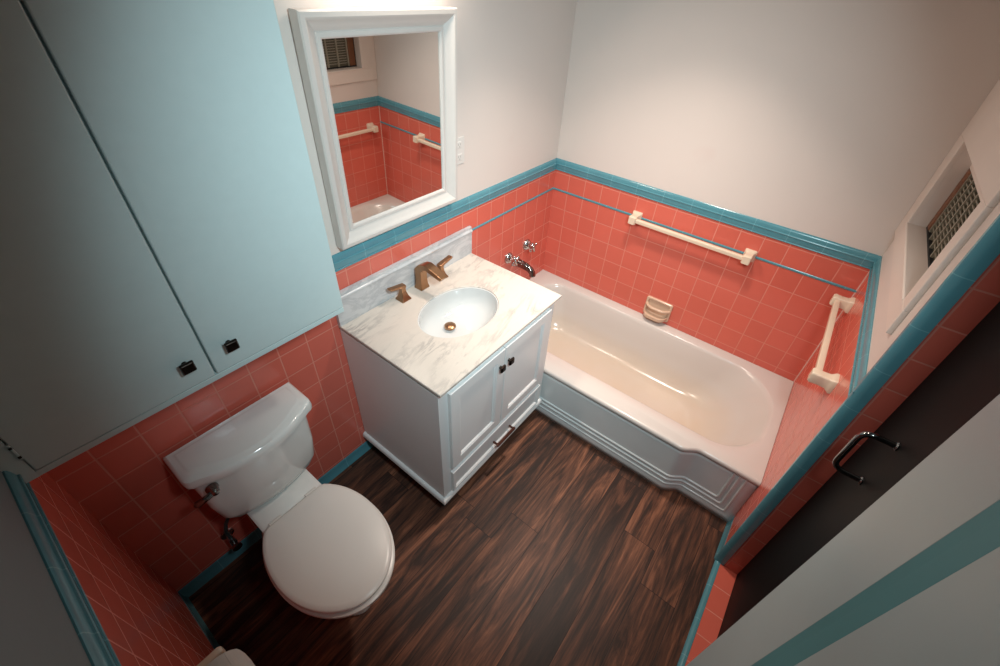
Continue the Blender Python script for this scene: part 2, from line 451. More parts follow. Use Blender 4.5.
# ------------------------------------------------------------------ wall cabinet over the toilet
CX1, CY, CZ = -1.662, -0.237, 1.087
t = thing('wall_cabinet', (-2.06, 0, CZ), 'tall pale blue-grey two-door cupboard built high on the wall over the toilet', 'cabinet')
obj('carcass', B(XL, CX1, CY+0.019, -TT, CZ, HC), M['cab'], t, bevel=0.001)
obj('face_frame', B(XL, -2.428, CY, CY+0.019, CZ, HC), M['cab'], t)
obj('bottom_rail', B(-2.428, CX1, CY, CY+0.019, CZ, CZ+0.017), M['cab'], t, bevel=0.001)
for x0, x1, kx in ((-2.426, -2.0605, -2.109), (-2.0555, CX1, -2.003)):
    d = obj('door', B(x0, x1, CY-0.001, CY+0.0185, CZ+0.019, HC-0.02), M['cab'], t, bevel=0.0025)
    bm = bmesh.new(); kz = 1.185
    lathe(bm, [(0.007, 0), (0.0055, 0.012), (0.0075, 0.017)], (kx, CY-0.001, kz), '-Y', 16)
    loft(bm, [[Vector((kx+sx*w, CY-0.001-h_, kz+sz*w)) for sx, sz in ((-1,-1),(1,-1),(1,1),(-1,1))]
              for w, h_ in ((0.0105, 0.016), (0.0155, 0.019), (0.0155, 0.024), (0.0125, 0.0285))])
    obj('knob', bm, M['dark_bronze'], d, bevel=0.0015)
bm = bmesh.new(); tube(bm, [(-2.427, CY-0.0005, 1.150), (-2.427, CY-0.0005, 1.198)], 0.0026, 10)
hg = obj('hinge', bm, M['cab'], t)
for z in (1.155, 1.185): obj('hinge_knuckle', B(-2.4295, -2.4245, CY-0.0045, CY-0.001, z, z+0.006), M['dark_bronze'], hg, bevel=0.001)

# ------------------------------------------------------------------ mirror
MX0, MX1, MZ0, MZ1 = -1.506, -0.904, 1.172, 1.884
t = thing('wall_mirror', (-1.205, -0.012, MZ0), 'rectangular mirror in a white moulded frame above the marble counter', 'mirror')
prof = [(0.0, 0.004), (0.0, 0.040), (0.004, 0.0445), (0.016, 0.046), (0.021, 0.0435), (0.024, 0.040), (0.036, 0.034), (0.046, 0.025),
        (0.052, 0.022), (0.055, 0.026), (0.064, 0.027), (0.069, 0.024), (0.071, 0.018), (0.071, 0.004)]
def rect_ring(d):
    return ((MX0+d, MZ0+d), (MX1-d, MZ0+d), (MX1-d, MZ1-d), (MX0+d, MZ1-d))
bm = bmesh.new(); R = []
for d, h_ in prof: R.append([bm.verts.new((x, -h_, z)) for x, z in rect_ring(d)])
for a, b in zip(R, R[1:] + R[:1]):
    for i in range(4):
        j = (i+1) % 4; bm.faces.new((a[i], a[j], b[j], b[i]))
mf = obj('mirror_frame', bm, M['frame'], t, smooth=28)
mg = obj('mirror_glass', B(MX0+0.069, MX1-0.069, -0.0185, -0.0135, MZ0+0.069, MZ1-0.069), M['mirror'], t)
bk = obj('back_board', B(MX0+0.004, MX1-0.004, -0.010, 0.006, MZ0+0.004, MZ1-0.004), M['frame'], t)
MIRROR = t

# outlet, half hidden by the mirror frame
t = thing('wall_outlet', (-0.852, 0, 1.37), 'white double socket plate on the wall just right of the mirror', 'outlet')
obj('cover_plate', B(-0.887, -0.817, -0.006, 0, 1.313, 1.428), M['outlet'], t, bevel=0.002)
for z in (1.345, 1.397):
    bm = bmesh.new()
    box(bm, -0.868, -0.836, -0.0085, -0.004, z-0.014, z+0.014)
    s = obj('socket', bm, M['outlet'], t, bevel=0.002)
    bm = bmesh.new()
    for dx in (-0.007, 0.006): box(bm, -0.852+dx-0.001, -0.852+dx+0.001, -0.0092, -0.008, z-0.001, z+0.007)
    box(bm, -0.854, -0.850, -0.0092, -0.008, z-0.009, z-0.005)
    obj('slots', bm, M['slot'], s)

# ------------------------------------------------------------------ vanity
VX0, VX1, VY = -1.572, -0.818, -0.560
t = thing('vanity_cabinet', (-1.19, -0.28, 0), 'grey-white vanity cupboard with two doors and one drawer under the marble top', 'vanity')
bm = bmesh.new(); v = [[bm.verts.new((x, y, z)) for x, y in q] for q, z in (
    (((VX0, -0.008), (VX0, VY), (VX1, VY), (VX1, -0.008)), 0.142), (((VX0, -0.008), (VX0, VY), (VX1, VY), (VX1, -0.008)), 0.822),
    (((VX0+0.018, -0.026), (VX0+0.018, VY+0.02), (VX1-0.018, VY+0.02), (VX1-0.018, -0.026)), 0.822),
    (((VX0+0.018, -0.026), (VX0+0.018, VY+0.02), (VX1-0.018, VY+0.02), (VX1-0.018, -0.026)), 0.16))]
for a, b in zip(v, v[1:]):
    for i in range(4): bm.faces.new((a[i], a[(i+1) % 4], b[(i+1) % 4], b[i]))
bm.faces.new(v[0]); bm.faces.new(v[-1])
obj('cabinet_body', bm, M['vanity'], t, bevel=0.0015)
bm = bmesh.new()
sec = [(0, 0.118), (0.0145, 0.118), (0.0145, 0.134), (0.010, 0.141), (0.004, 0.146), (0, 0.146)]
rings = []
for d, z in sec: rings.append([Vector((VX0-d, -0.008, z)), Vector((VX0-d, VY-d, z)), Vector((VX1+d*0.2, VY-d, z)), Vector((VX1+d*0.2, -0.008, z))])
loft(bm, rings, True, True)
obj('base_moulding', bm, M['vanity'], t, bevel=0.001)
bm = bmesh.new(); q = 0.004
for z0, z1 in ((0.8215, 0.8325),):
    box(bm, VX0+q, VX1-q, VY+q, VY+q+0.012, z0, z1); box(bm, VX0+q, VX0+q+0.012, VY+q+0.012, -0.01, z0, z1)
    box(bm, VX1-q-0.012, VX1-q, VY+q+0.012, -0.01, z0, z1); box(bm, VX0+q+0.012, VX1-q-0.012, -0.022, -0.01, z0, z1)
obj('top_shadow_strip', bm, M['dark'], t)  # dark strip paints in the shadow line under the counter edge
for x, y in ((VX0+0.04, VY+0.05), (VX1-0.04, VY+0.05), (VX0+0.04, -0.06), (VX1-0.04, -0.06)):
    obj('foot', B(x-0.02, x+0.02, y-0.02, y+0.02, 0.0, 0.119), M['dark'], t, bevel=0.002)
def shaker(x0, x1, z0, z1, st, y=VY, th=0.016, rec=0.009):
    """framed front with a bevelled inset panel, face towards -y"""
    bm = bmesh.new()
    def r4(i, yy): return [Vector((x0+i, yy, z0+i)), Vector((x1-i, yy, z0+i)), Vector((x1-i, yy, z1-i)), Vector((x0+i, yy, z1-i))]
    loft(bm, [r4(0, y), r4(0, y-th+0.002), r4(0.002, y-th), r4(st, y-th), r4(st+0.004, y-th+0.003), r4(st+0.007, y-th+0.003), r4(st+0.012, y-th+rec)], True, True)
    return bm
for x0, x1, kx in ((-1.527, -1.2055, -1.237), (-1.2015, -0.864, -1.179)):
    d = obj('door', shaker(x0, x1, 0.330, 0.806, 0.048), M['vanity'], t)
    bm = bmesh.new(); lathe(bm, [(0.008, 0), (0.006, 0.004), (0.006, 0.010)], (kx, VY-0.016, 0.724), '-Y', 16)
    loft(bm, [[Vector((kx+sx*w_, VY-0.016-h_, 0.724+sz_*w_)) for sx, sz_ in ((-1,-1),(1,-1),(1,1),(-1,1))]
              for w_, h_ in ((0.010, 0.009), (0.0145, 0.012), (0.0145, 0.018), (0.011, 0.0225))])
    obj('knob', bm, M['dark_bronze'], d, bevel=0.0015)
dr = obj('drawer', shaker(-1.527, -0.864, 0.158, 0.300, 0.012), M['vanity'], t)
bm = bmesh.new(); px0, px1, pz = -1.252, -1.112, 0.214
for x in (px0+0.008, px1-0.008): tube(bm, [(x, VY-0.010, pz), (x, VY-0.036, pz)], 0.0055, 10)
box(bm, px0, px1, VY-0.046, VY-0.034, pz-0.007, pz+0.007)
obj('bar_pull', bm, M['pull_bronze'], dr, bevel=0.002)

# ---- marble top with oval cut-out and backsplash
KX0, KX1, KY, KZ = -1.5745, -0.787, -0.575, 0.844
SX_, SY_, SA, SB = -1.180, -0.300, 0.198, 0.148
N = 64
bm = bmesh.new()
def oval(a, b, z, cx=SX_, cy=SY_): return [Vector((cx + a*math.cos(2*PI*k/N), cy + b*math.sin(2*PI*k/N), z)) for k in range(N)]
outer = []
for k in range(N):
    th = 2*PI*k/N; c, s = math.cos(th), math.sin(th)
    tx = ((KX1-SX_) if c > 0 else (SX_-KX0))/max(abs(c), 1e-6); ty = ((-0.008-SY_) if s > 0 else (SY_-KY))/max(abs(s), 1e-6)
    q = min(tx, ty); outer.append([SX_+q*c, SY_+q*s])
for (cx, cy) in ((KX1, -0.008), (KX0, -0.008), (KX0, KY), (KX1, KY)):
    k = min(range(N), key=lambda i: (outer[i][0]-cx)**2 + (outer[i][1]-cy)**2); outer[k] = [cx, cy]
def ring_o(z, d=0): return [Vector((min(max(x, KX0+d), KX1-d), min(max(y, KY+d), -0.008-d), z)) for x, y in outer]
rings = [oval(SA, SB, KZ-0.0115), oval(SA, SB, KZ-0.002), oval(SA+0.002, SB+0.002, KZ), ring_o(KZ, 0.002), ring_o(KZ-0.002), ring_o(KZ-0.0115)]
R = loft(bm, rings, False, False)
for i in range(N):
    j = (i+1) % N; bm.faces.new((R[-1][i], R[-1][j], R[0][j], R[0][i]))
top = obj('countertop', bm, M['marble'], None, smooth=30)
tag(top, 'white veined marble counter with oval basin cut-out on the grey vanity', 'countertop')
bm = bmesh.new()
prof = [(0.008, KZ), (0.024, KZ), (0.024, KZ+0.118), (0.029, KZ+0.121), (0.030, KZ+0.128), (0.026, KZ+0.133), (0.022, KZ+0.135), (0.022, KZ+0.148), (0.008, KZ+0.150)]
loft(bm, [[Vector((x, -d, z)) for d, z in prof] for x in (KX0, -0.786)])
bs = obj('backsplash', bm, M['splash'], top, smooth=30)

# ---- undermount oval basin
t = thing('sink_basin', (SX_, SY_, KZ-0.15), 'white oval undermount basin set into the marble counter', 'sink')
bm = bmesh.new(); rings = [oval(SA+0.018, SB+0.018, KZ-0.0125), oval(SA+0.001, SB+0.001, KZ-0.0125)]
DX, DY = -1.196, -0.258     # drain
for k in range(1, 13):
    f = k/12; s = math.cos(f*PI/2*0.93)**0.62; z = KZ-0.0125-0.118*math.sin(f*PI/2)**0.9
    cx = SX_+(DX-SX_)*f; cy = SY_+(DY-SY_)*f
    rings.append(oval(max((SA+0.001)*s, 0.028), max((SB+0.001)*s, 0.028), z, cx, cy))
loft(bm, rings, False, True)
bz = rings[-1][0].z
bb = obj('basin', bm, M['sink'], t, smooth=60)
md = bb.modifiers.new('sol', 'SOLIDIFY'); md.thickness = 0.008; md.offset = 1
bm = bmesh.new(); lathe(bm, [(0.028, 0), (0.0285, 0.003), (0.024, 0.0045), (0.020, 0.004)], (DX, DY, bz+0.001), 'Z', 28)
dr = obj('drain_ring', bm, M['dark_bronze'], t, smooth=40)
bm = bmesh.new(); lathe(bm, [(0.009, 0), (0.009, 0.017), (0.0245, 0.018), (0.0265, 0.021), (0.025, 0.027), (0.018, 0.0315), (0.008, 0.0335), (0.0, 0.034)], (DX, DY, bz+0.004), 'Z', 28)
obj('drain_stopper', bm, M['bronze'], t, smooth=40)

# ---- bronze widespread tap
t = thing('sink_faucet', (-1.168, -0.062, KZ), 'brushed bronze three-piece basin tap with two levers on the marble counter', 'faucet')
def sq(cx, cy, z, wx, wy): return [Vector((cx+sx*wx, cy+sy*wy, z)) for sx, sy in ((-1,-1),(1,-1),(1,1),(-1,1))]
fx, fy = -1.168, -0.060
bm = bmesh.new()
# flared square column
path = [(0, -0.000, 0.0265, 0.024), (0, 0.006, 0.0255, 0.023), (0, 0.02, 0.0215, 0.0195), (0, 0.055, 0.0195, 0.018), (0.0, 0.098, 0.0195, 0.019)]
rings = [sq(fx, fy, KZ+z, a, b) for _, z, a, b in path]
for ang, L, hw, ht in ((18, 0.006, 0.0198, 0.0185), (45, 0.016, 0.0205, 0.0175), (72, 0.028, 0.0210, 0.0145), (92, 0.050, 0.0215, 0.0125), (104, 0.085, 0.0215, 0.0110), (114, 0.118, 0.0205, 0.0105), (124, 0.142, 0.0195, 0.0105)):
    a = math.radians(ang)
    y = fy - L; z = KZ + 0.098 + 0.034*math.sin(min(L/0.05, 1)*PI/2) - max(0, (L-0.05))*0.26
    n = Vector((0, math.cos(a), math.sin(a)))        # section "up" axis
    c = Vector((fx, y, z))
    rings.append([c + Vector((-hw, 0, 0)) - n*ht, c + Vector((hw, 0, 0)) - n*ht, c + Vector((hw, 0, 0)) + n*ht, c + Vector((-hw, 0, 0)) + n*ht])
loft(bm, rings)
sp = obj('spout', bm, M['bronze'], t, bevel=0.003, segs=3)
for hx_, sgn in ((-1.284, -1), (-1.052, 1)):
    bm = bmesh.new(); hy = -0.066
    loft(bm, [sq(hx_, hy, KZ+z, w, w) for z, w in ((0, 0.0255), (0.005, 0.0245), (0.018, 0.0175), (0.040, 0.0115), (0.056, 0.0105), (0.064, 0.0125), (0.070, 0.0125))])
    hd = obj('handle', bm, M['bronze'], t, bevel=0.002)
    bm = bmesh.new()
    rings = []
    for u, z, w, h_ in ((-0.012, 0.068, 0.0115, 0.006), (0.010, 0.071, 0.0125, 0.0065), (0.035, 0.076, 0.012, 0.0055), (0.066, 0.083, 0.012, 0.0045), (0.070, 0.084, 0.011, 0.003)):
        x = hx_ + sgn*u
        rings.append([Vector((x, hy-w, KZ+z-h_)), Vector((x, hy+w, KZ+z-h_)), Vector((x, hy+w, KZ+z+h_)), Vector((x, hy-w, KZ+z+h_))])
    loft(bm, rings); obj('lever', bm, M['bronze'], hd, bevel=0.0015)

# ------------------------------------------------------------------ bathtub
t = thing('bathtub', (-0.39, -0.82, 0), 'white alcove bathtub with ribbed front along the pink tiled wall', 'bathtub')
XF, XF2 = -0.800, -0.756
YT0, YT1 = -D+TT+0.001, -TT-0.001
def front_x(y):
    if y >= -1.300: return XF
    if y <= -1.385: return XF2
    f = (-1.300-y)/0.085; f = f*f*(3-2*f); return XF+(XF2-XF)*f
ys = [YT1 + (-1.27-YT1)*i/14 for i in range(15)] + [-1.29-0.012*i for i in range(10)] + [-1.42, -1.47, -1.52, -1.57, -1.60, YT0]
# rim: flat annulus between the outline and the basin opening
bm = bmesh.new()
NI = 96
def basin(x0, x1, y0, y1, r, z): return rrect(x0, x1, y0, y1, r, z, NI//4-1)
bas = [(-0.690, -0.070, -1.594, -0.115, (0.12, 0.10, 0.22, 0.26), TUBZ+0.001),
       (-0.683, -0.077, -1.585, -0.122, (0.12, 0.10, 0.22, 0.26), TUBZ-0.004),
       (-0.674, -0.086, -1.572, -0.131, (0.12, 0.10, 0.22, 0.26), TUBZ-0.022),
       (-0.655, -0.105, -1.515, -0.150, (0.13, 0.11, 0.22, 0.25), 0.240),
       (-0.640, -0.122, -1.445, -0.168, (0.13, 0.12, 0.22, 0.24), 0.140),
       (-0.622, -0.142, -1.375, -0.190, (0.13, 0.12, 0.20, 0.22), 0.088),
       (-0.590, -0.175, -1.320, -0.225, (0.12, 0.11, 0.18, 0.20), 0.062),
       (-0.545, -0.220, -1.260, -0.270, (0.11, 0.10, 0.14, 0.15), 0.054)]
rin = [[bm.verts.new(p) for p in basin(*b)] for b in bas]
for a, b in zip(rin, rin[1:]):
    for i in range(len(a)):
        j = (i+1) % len(a); bm.faces.new((a[i], b[i], b[j], a[j]))
mc = bm.verts.new((sum(v.co.x for v in rin[-1])/len(rin[-1]), sum(v.co.y for v in rin[-1])/len(rin[-1]), bas[-1][-1]-0.001))
for i in range(len(rin[-1])): bm.faces.new((rin[-1][i], mc, rin[-1][(i+1) % len(rin[-1])]))
xw = -TT-0.001
outl = [Vector((front_x(y), y, TUBZ)) for y in ys] + [Vector((XF2 + (xw-XF2)*i/24, YT0, TUBZ)) for i in range(1, 25)] + \
       [Vector((xw, YT0 + (YT1-YT0)*i/40, TUBZ)) for i in range(1, 41)] + [Vector((xw + (XF-xw)*i/24, YT1, TUBZ)) for i in range(1, 24)]
ov = [bm.verts.new(p) for p in outl]
cxy = Vector((-0.38, -0.85))
def ang(v): return math.atan2(v.co.y-cxy.y, v.co.x-cxy.x) % (2*PI)
la = sorted(ov, key=ang); lb = sorted(rin[0], key=ang)      # both loops are star-shaped about the middle of the tub
a = b = 0
while a < len(la) or b < len(lb):                           # zip the two loops together
    na = ang(la[a+1]) if a+1 < len(la) else (2*PI+ang(la[0]) if a < len(la) else 99)
    nb = ang(lb[b+1]) if b+1 < len(lb) else (2*PI+ang(lb[0]) if b < len(lb) else 99)
    p, q = la[a % len(la)], lb[b % len(lb)]
    if na <= nb: bm.faces.new((p, la[(a+1) % len(la)], q)); a += 1
    else: bm.faces.new((p, lb[(b+1) % len(lb)], q)); b += 1
nf = len(ys); prev = ov[:nf]
# rolled front lip of the rim
for dx, dz in ((-0.007, -0.003), (-0.011, -0.010), (-0.012, -0.020), (-0.008, -0.028), (0.000, -0.031)):
    cur = [bm.verts.new((front_x(y)+dx, y, TUBZ+dz)) for y in ys]
    for i in range(nf-1): bm.faces.new((prev[i], prev[i+1], cur[i+1], cur[i]))
    prev = cur
obj('basin_and_rim', bm, M['tub'], t, smooth=50)
# front apron
bm = bmesh.new(); prev = None
for dx, z in ((0.002, TUBZ-0.028), (0.004, 0.30), (0.005, 0.15), (0.002, 0.06), (-0.003, 0.035), (-0.003, 0.001)):
    cur = [bm.verts.new((front_x(y)+dx, y, z)) for y in ys]
    if prev:
        for i in range(nf-1): bm.faces.new((prev[i], prev[i+1], cur[i+1], cur[i]))
    prev = cur
ap = obj('apron', bm, M['apron'], t, smooth=40)
md = ap.modifiers.new('sol', 'SOLIDIFY'); md.thickness = 0.01; md.offset = -1
for z, ye, r in ((0.122, -1.535, 0.0065), (0.092, -1.560, 0.0065), (0.058, -1.588, 0.0065)):
    bm = bmesh.new(); pts = [Vector((front_x(y)+0.003, y, z)) for y in ys if y > ye+0.02 and y < -0.05]
    xx = XF2+0.003
    pts += arc((xx, ye+0.018, z), (xx, ye, z), (xx, ye, z+0.018), 5)
    pts += [Vector((xx, ye, z+0.05)), Vector((xx, ye, 0.328))]
    tube(bm, pts, r, 8); obj('rib', bm, M['apron'], ap, smooth=60)

# ---- chrome tub fittings on the back wall
def cross_tap(x, z, label):
    t = thing('tub_tap', (x, -TT, z), label, 'tap', 'pair of bath taps')
    bm = bmesh.new(); lathe(bm, [(0.036, 0), (0.036, 0.004), (0.032, 0.014), (0.021, 0.026), (0.013, 0.031), (0.011, 0.050)], (x, -TT, z), '-Y', 28)
    obj('escutcheon', bm, M['chrome'], t, smooth=40)
    bm = bmesh.new(); y = -TT-0.054
    lathe(bm, [(0.010, -0.008), (0.015, -0.004), (0.015, 0.006), (0.010, 0.012), (0.0, 0.013)], (x, y, z), '-Y', 20)
    for a in (25, 115, 205, 295):
        c, s = math.cos(math.radians(a)), math.sin(math.radians(a))
        tube(bm, [(x+c*0.008, y, z+s*0.008), (x+c*0.024, y, z+s*0.024), (x+c*0.034, y, z+s*0.034), (x+c*0.038, y, z+s*0.038)], [0.0075, 0.007, 0.0095, 0.005], 10)
    obj('cross_handle', bm, M['chrome'], t, smooth=60)
cross_tap(-0.252, 0.668, 'chrome cross-handled bath tap nearest the tiled corner')
cross_tap(-0.436, 0.652, 'chrome cross-handled bath tap nearest the marble counter, left of the spout')
t = thing('tub_spout', (-0.352, -TT, 0.588), 'chrome bath spout sticking out between the two cross-handled taps', 'spout')
bm = bmesh.new(); lathe(bm, [(0.030, 0), (0.030, 0.004), (0.024, 0.010)], (-0.352, -TT, 0.588), '-Y', 28)
obj('escutcheon', bm, M['chrome'], t, smooth=40)
bm = bmesh.new(); x = -0.352
tube(bm, [(x, -0.010, 0.588), (x, -0.05, 0.588), (x, -0.09, 0.584), (x, -0.118, 0.576), (x, -0.134, 0.560), (x, -0.138, 0.540)], [0.025, 0.0245, 0.023, 0.021, 0.0195, 0.0195], 20)
obj('spout', bm, M['dark_chrome'], t, smooth=60)

# ---- soap dish
sy, sz = -0.838, 0.450
t = thing('soap_dish', (-TT, sy, sz), 'beige ceramic soap dish with a grab bar on the pink wall above the tub', 'soap dish')
bm = bmesh.new(); hw, hh = 0.080, 0.063
def yz(hw, hh, x, r=0.010): return [Vector((x, sy+p.x, sz+p.y)) for p in rrect(-hw, hw, -hh, hh, r, 0, 4)]
loft(bm, [yz(hw, hh, -TT), yz(hw, hh, -TT-0.008), yz(hw-0.003, hh-0.003, -TT-0.012), yz(hw-0.013, hh-0.012, -TT-0.012), yz(hw-0.018, hh-0.018, -TT-0.002)], True, True)
obj('back_plate', bm, M['soap'], t, smooth=35)
bm = bmesh.new()      # curved tray
for z0, dep, th in ((sz-0.050, 0.058, 0.012),):
    rings = []
    for k in range(13):
        f = k/12*2-1; y = sy+f*(hw-0.006); d = TT+0.012+dep*(1-abs(f)**5.0)
        rings.append([Vector((-TT-0.004, y, z0)), Vector((-d, y, z0+0.004)), Vector((-d-0.002, y, z0+th+0.012)), Vector((-d+0.007, y, z0+th+0.014)), Vector((-d+0.010, y, z0+th)), Vector((-TT-0.004, y, z0+th-0.002))])
    loft(bm, rings)
obj('tray', bm, M['soap'], t, smooth=35)
bm = bmesh.new()
pts = []
for k in range(15):
    f = k/14*2-1; pts.append((-TT-0.010-0.034*(1-abs(f)**3.5), sy+f*(hw-0.010), sz+0.016))
tube(bm, pts, 0.0095, 12); obj('grab_bar', bm, M['soap'], t, smooth=60)

# ---- towel bars
def towel_bar(kind, u0, u1, z, label):
    base = {'right': (-TT, (u0+u1)/2, z), 'front': ((u0+u1)/2, -D+TT, z)}[kind]
    t = thing('towel_bar', base, label, 'towel bar', 'cream towel bars')
    def P(u, d, z_): return Vector((-TT-d, u, z_)) if kind == 'right' else Vector((u, -D+TT+d, z_))
    for u in (u0, u1):
        bm = bmesh.new()
        def ring(w, h0, h1, d, r): return [P(u+p.x, d, z+p.y) for p in rrect(-w, w, h0, h1, r, 0, 3)]
        loft(bm, [ring(0.028, -0.030, 0.030, 0, 0.006), ring(0.028, -0.030, 0.030, 0.008, 0.006), ring(0.025, -0.026, 0.026, 0.014, 0.006),
                  ring(0.020, -0.022, 0.022, 0.022, 0.005), ring(0.019, -0.021, 0.021, 0.045, 0.005), ring(0.021, -0.023, 0.023, 0.070, 0.006), ring(0.017, -0.019, 0.019, 0.077, 0.005)])
        obj('bracket', bm, M['ceramic'], t, smooth=40)
    bm = bmesh.new()
    def br(u): return [P(u, 0.056+p.x, z+p.y) for p in rrect(-0.0108, 0.0108, -0.0108, 0.0108, 0.003, 0, 3)]
    loft(bm, [br(u0+0.010), br(u1-0.010)] if u1 > u0 else [br(u0-0.010), br(u1+0.010)])
    obj('bar', bm, M['ceramic'], t, smooth=40)
towel_bar('right', -1.172, -0.566, 0.962, 'cream ceramic towel bar on the long pink wall above the tub')
towel_bar('front', -0.712, -0.110, 0.940, 'cream ceramic towel bar on the end wall under the small window')

# ------------------------------------------------------------------ toilet
TX = -2.040
t = thing('toilet', (TX, -0.37, 0), 'white two-piece toilet with closed lid under the pale blue cupboard', 'toilet')
def bow(hw, yb, yf, z, bowd, r=0.03, n=14, inset=0.0, cx=TX-0.004):
    """tank outline: flat back at yb, front bowed from yf (ends) to yf-bowd (middle)"""
    hw -= inset; yb -= inset; yf += inset
    pts = [Vector((cx+hw, yb, z)), Vector((cx-hw, yb, z))]
    for k in range(4):     # left front corner
        a = k/3*PI/2; pts.append(Vector((cx-hw+r*(1-math.cos(a)), yf+r*(1-math.sin(a)), z)))
    for k in range(1, n):
        f = k/n*2-1; w = hw-r
        pts.append(Vector((cx+f*w, yf-bowd*(1-f*f), z)))
    for k in range(4):
        a = (3-k)/3*PI/2; pts.append(Vector((cx+hw-r*(1-math.cos(a)), yf+r*(1-math.sin(a)), z)))
    return pts
def egg(xw, yb, yf, z, over=1.0, n=64, cx=TX, sq_=2.6, mid=0.44):
    """seat outline: flattish back at yb, elliptical front reaching yf"""
    ym = yb + (yf-yb)*mid; pts = []
    for k in range(n):
        a = 2*PI*k/n; c, s = math.cos(a), math.sin(a)
        if s >= 0:     # back half
            e = 2/sq_; pts.append(Vector((cx + xw*(abs(c)**e)*(1 if c >= 0 else -1)*1.0, min(yb, ym + (yb-ym)*over*(abs(s)**e)), z)))
        else:
            pts.append(Vector((cx + xw*c, ym + (yf-ym)*(-s), z)))
    return pts
# bowl: foot, pedestal, bowl
bm = bmesh.new()
rings = [egg(0.108, -0.10, -0.590, 0.0, sq_=4), egg(0.108, -0.10, -0.590, 0.02, sq_=4), egg(0.094, -0.11, -0.570, 0.05, sq_=4), egg(0.090, -0.11, -0.560, 0.13, sq_=4),
         egg(0.104, -0.11, -0.590, 0.20, sq_=3.6), egg(0.136, -0.115, -0.650, 0.27, sq_=3.2), egg(0.164, -0.20, -0.700, 0.335, sq_=3), egg(0.174, -0.245, -0.719, 0.365, sq_=3), egg(0.174, -0.25, -0.720, 0.386, sq_=3), egg(0.164, -0.26, -0.710, 0.392, sq_=3)]
loft(bm, rings); bowl = obj('bowl', bm, M['porcelain'], t, smooth=60)
# deck behind the seat that carries the tank
bm = bmesh.new()
loft(bm, [rrect(TX-0.100, TX+0.100, -0.30, -0.055, 0.03, 0.28), rrect(TX-0.112, TX+0.112, -0.31, -0.050, 0.03, 0.34), rrect(TX-0.118, TX+0.118, -0.315, -0.045, 0.03, 0.386), rrect(TX-0.110, TX+0.110, -0.307, -0.053, 0.03, 0.394)])
obj('tank_deck', bm, M['porcelain'], t, smooth=50)
# tank
bm = bmesh.new()
loft(bm, [bow(0.112, -0.050, -0.150, 0.394, 0.012), bow(0.150, -0.042, -0.160, 0.412, 0.018), bow(0.176, -0.038, -0.165, 0.45, 0.028), bow(0.188, -0.036, -0.168, 0.54, 0.036), bow(0.194, -0.034, -0.170, 0.715, 0.042)])
tank = obj('tank', bm, M['porcelain'], t, smooth=50)
bm = bmesh.new()
a = dict(hw=0.214, yb=-0.024, yf=-0.184, bowd=0.052, cx=TX+0.001)
loft(bm, [bow(z=0.7005, inset=0.008, **a), bow(z=0.706, inset=0.001, **a), bow(z=0.722, **a), bow(z=0.736, inset=0.003, **a), bow(z=0.742, inset=0.010, **a),
          bow(z=0.742, inset=0.022, **a), bow(z=0.745, inset=0.028, **a), bow(z=0.746, inset=0.034, **a)])
obj('tank_lid', bm, M['porcelain'], t, smooth=40)
# flush lever
bm = bmesh.new(); hx, hy, hz = TX-0.160, -0.183, 0.668
lathe(bm, [(0.019, 0), (0.019, 0.006), (0.015, 0.012), (0.013, 0.026), (0.010, 0.030), (0, 0.031)], (hx, hy, hz), '-Y', 24)
tube(bm, [(hx, hy-0.018, hz), (hx-0.022, hy-0.022, hz-0.002), (hx-0.055, hy-0.020, hz-0.006), (hx-0.060, hy-0.019, hz-0.007)], [0.010, 0.0095, 0.0115, 0.005], 12)
obj('flush_lever', bm, M['dark_chrome'], tank, smooth=60)
# seat ring and lid
bm = bmesh.new()
o = dict(sq_=2.1, mid=0.46, over=1.24)
loft(bm, [egg(0.176, -0.272, -0.722, 0.394, **o), egg(0.186, -0.268, -0.734, 0.398, **o), egg(0.186, -0.268, -0.734, 0.408, **o), egg(0.180, -0.272, -0.727, 0.412, **o)])
obj('seat', bm, M['seat'], t, smooth=50)
bm = bmesh.new()
loft(bm, [egg(0.176, -0.276, -0.714, 0.4135, **o), egg(0.182, -0.273, -0.721, 0.417, **o), egg(0.182, -0.273, -0.721, 0.424, **o), egg(0.178, -0.276, -0.716, 0.428, **o), egg(0.166, -0.285, -0.70, 0.4305, **o), egg(0.09, -0.35, -0.60, 0.4325, **o)])
obj('seat_lid', bm, M['seat'], t, smooth=50)
for s in (-1, 1):
    bm = bmesh.new(); tube(bm, [(TX+s*0.070-0.022, -0.262, 0.404), (TX+s*0.070+0.022, -0.262, 0.404)], 0.010, 14)
    obj('hinge', bm, M['seat'], t, smooth=50)
obj('hinge_slot', B(TX-0.012, TX+0.016, -0.268, -0.256, 0.3935, 0.400), M['dark'], t, bevel=0.002)

# water supply beside the toilet
t = thing('water_supply_valve', (-2.235, -TT, 0.17), 'small shut-off valve and grey hose on the wall left of the toilet', 'valve')
bm = bmesh.new(); lathe(bm, [(0.026, 0), (0.024, 0.005), (0.010, 0.009), (0.009, 0.045)], (-2.235, -TT, 0.17), '-Y', 20)
lathe(bm, [(0.011, -0.016), (0.013, 0.0), (0.011, 0.03)], (-2.235, -TT-0.050, 0.17), 'Z', 16)
obj('valve_body', bm, M['chrome'], t, smooth=40)
bm = bmesh.new(); lathe(bm, [(0.006, 0), (0.006, 0.018), (0.018, 0.019), (0.018, 0.026), (0.008, 0.029)], (-2.235, -TT-0.058, 0.17), '-Y', 16)
obj('valve_knob', bm, M['dark_chrome'], t, smooth=40)
bm = bmesh.new(); tube(bm, [(-2.235, -TT-0.05, 0.20), (-2.236, -TT-0.055, 0.26), (-2.222, -TT-0.075, 0.33), (-2.200, -0.095, 0.38), (-2.190, -0.10, 0.425)], 0.0065, 12)
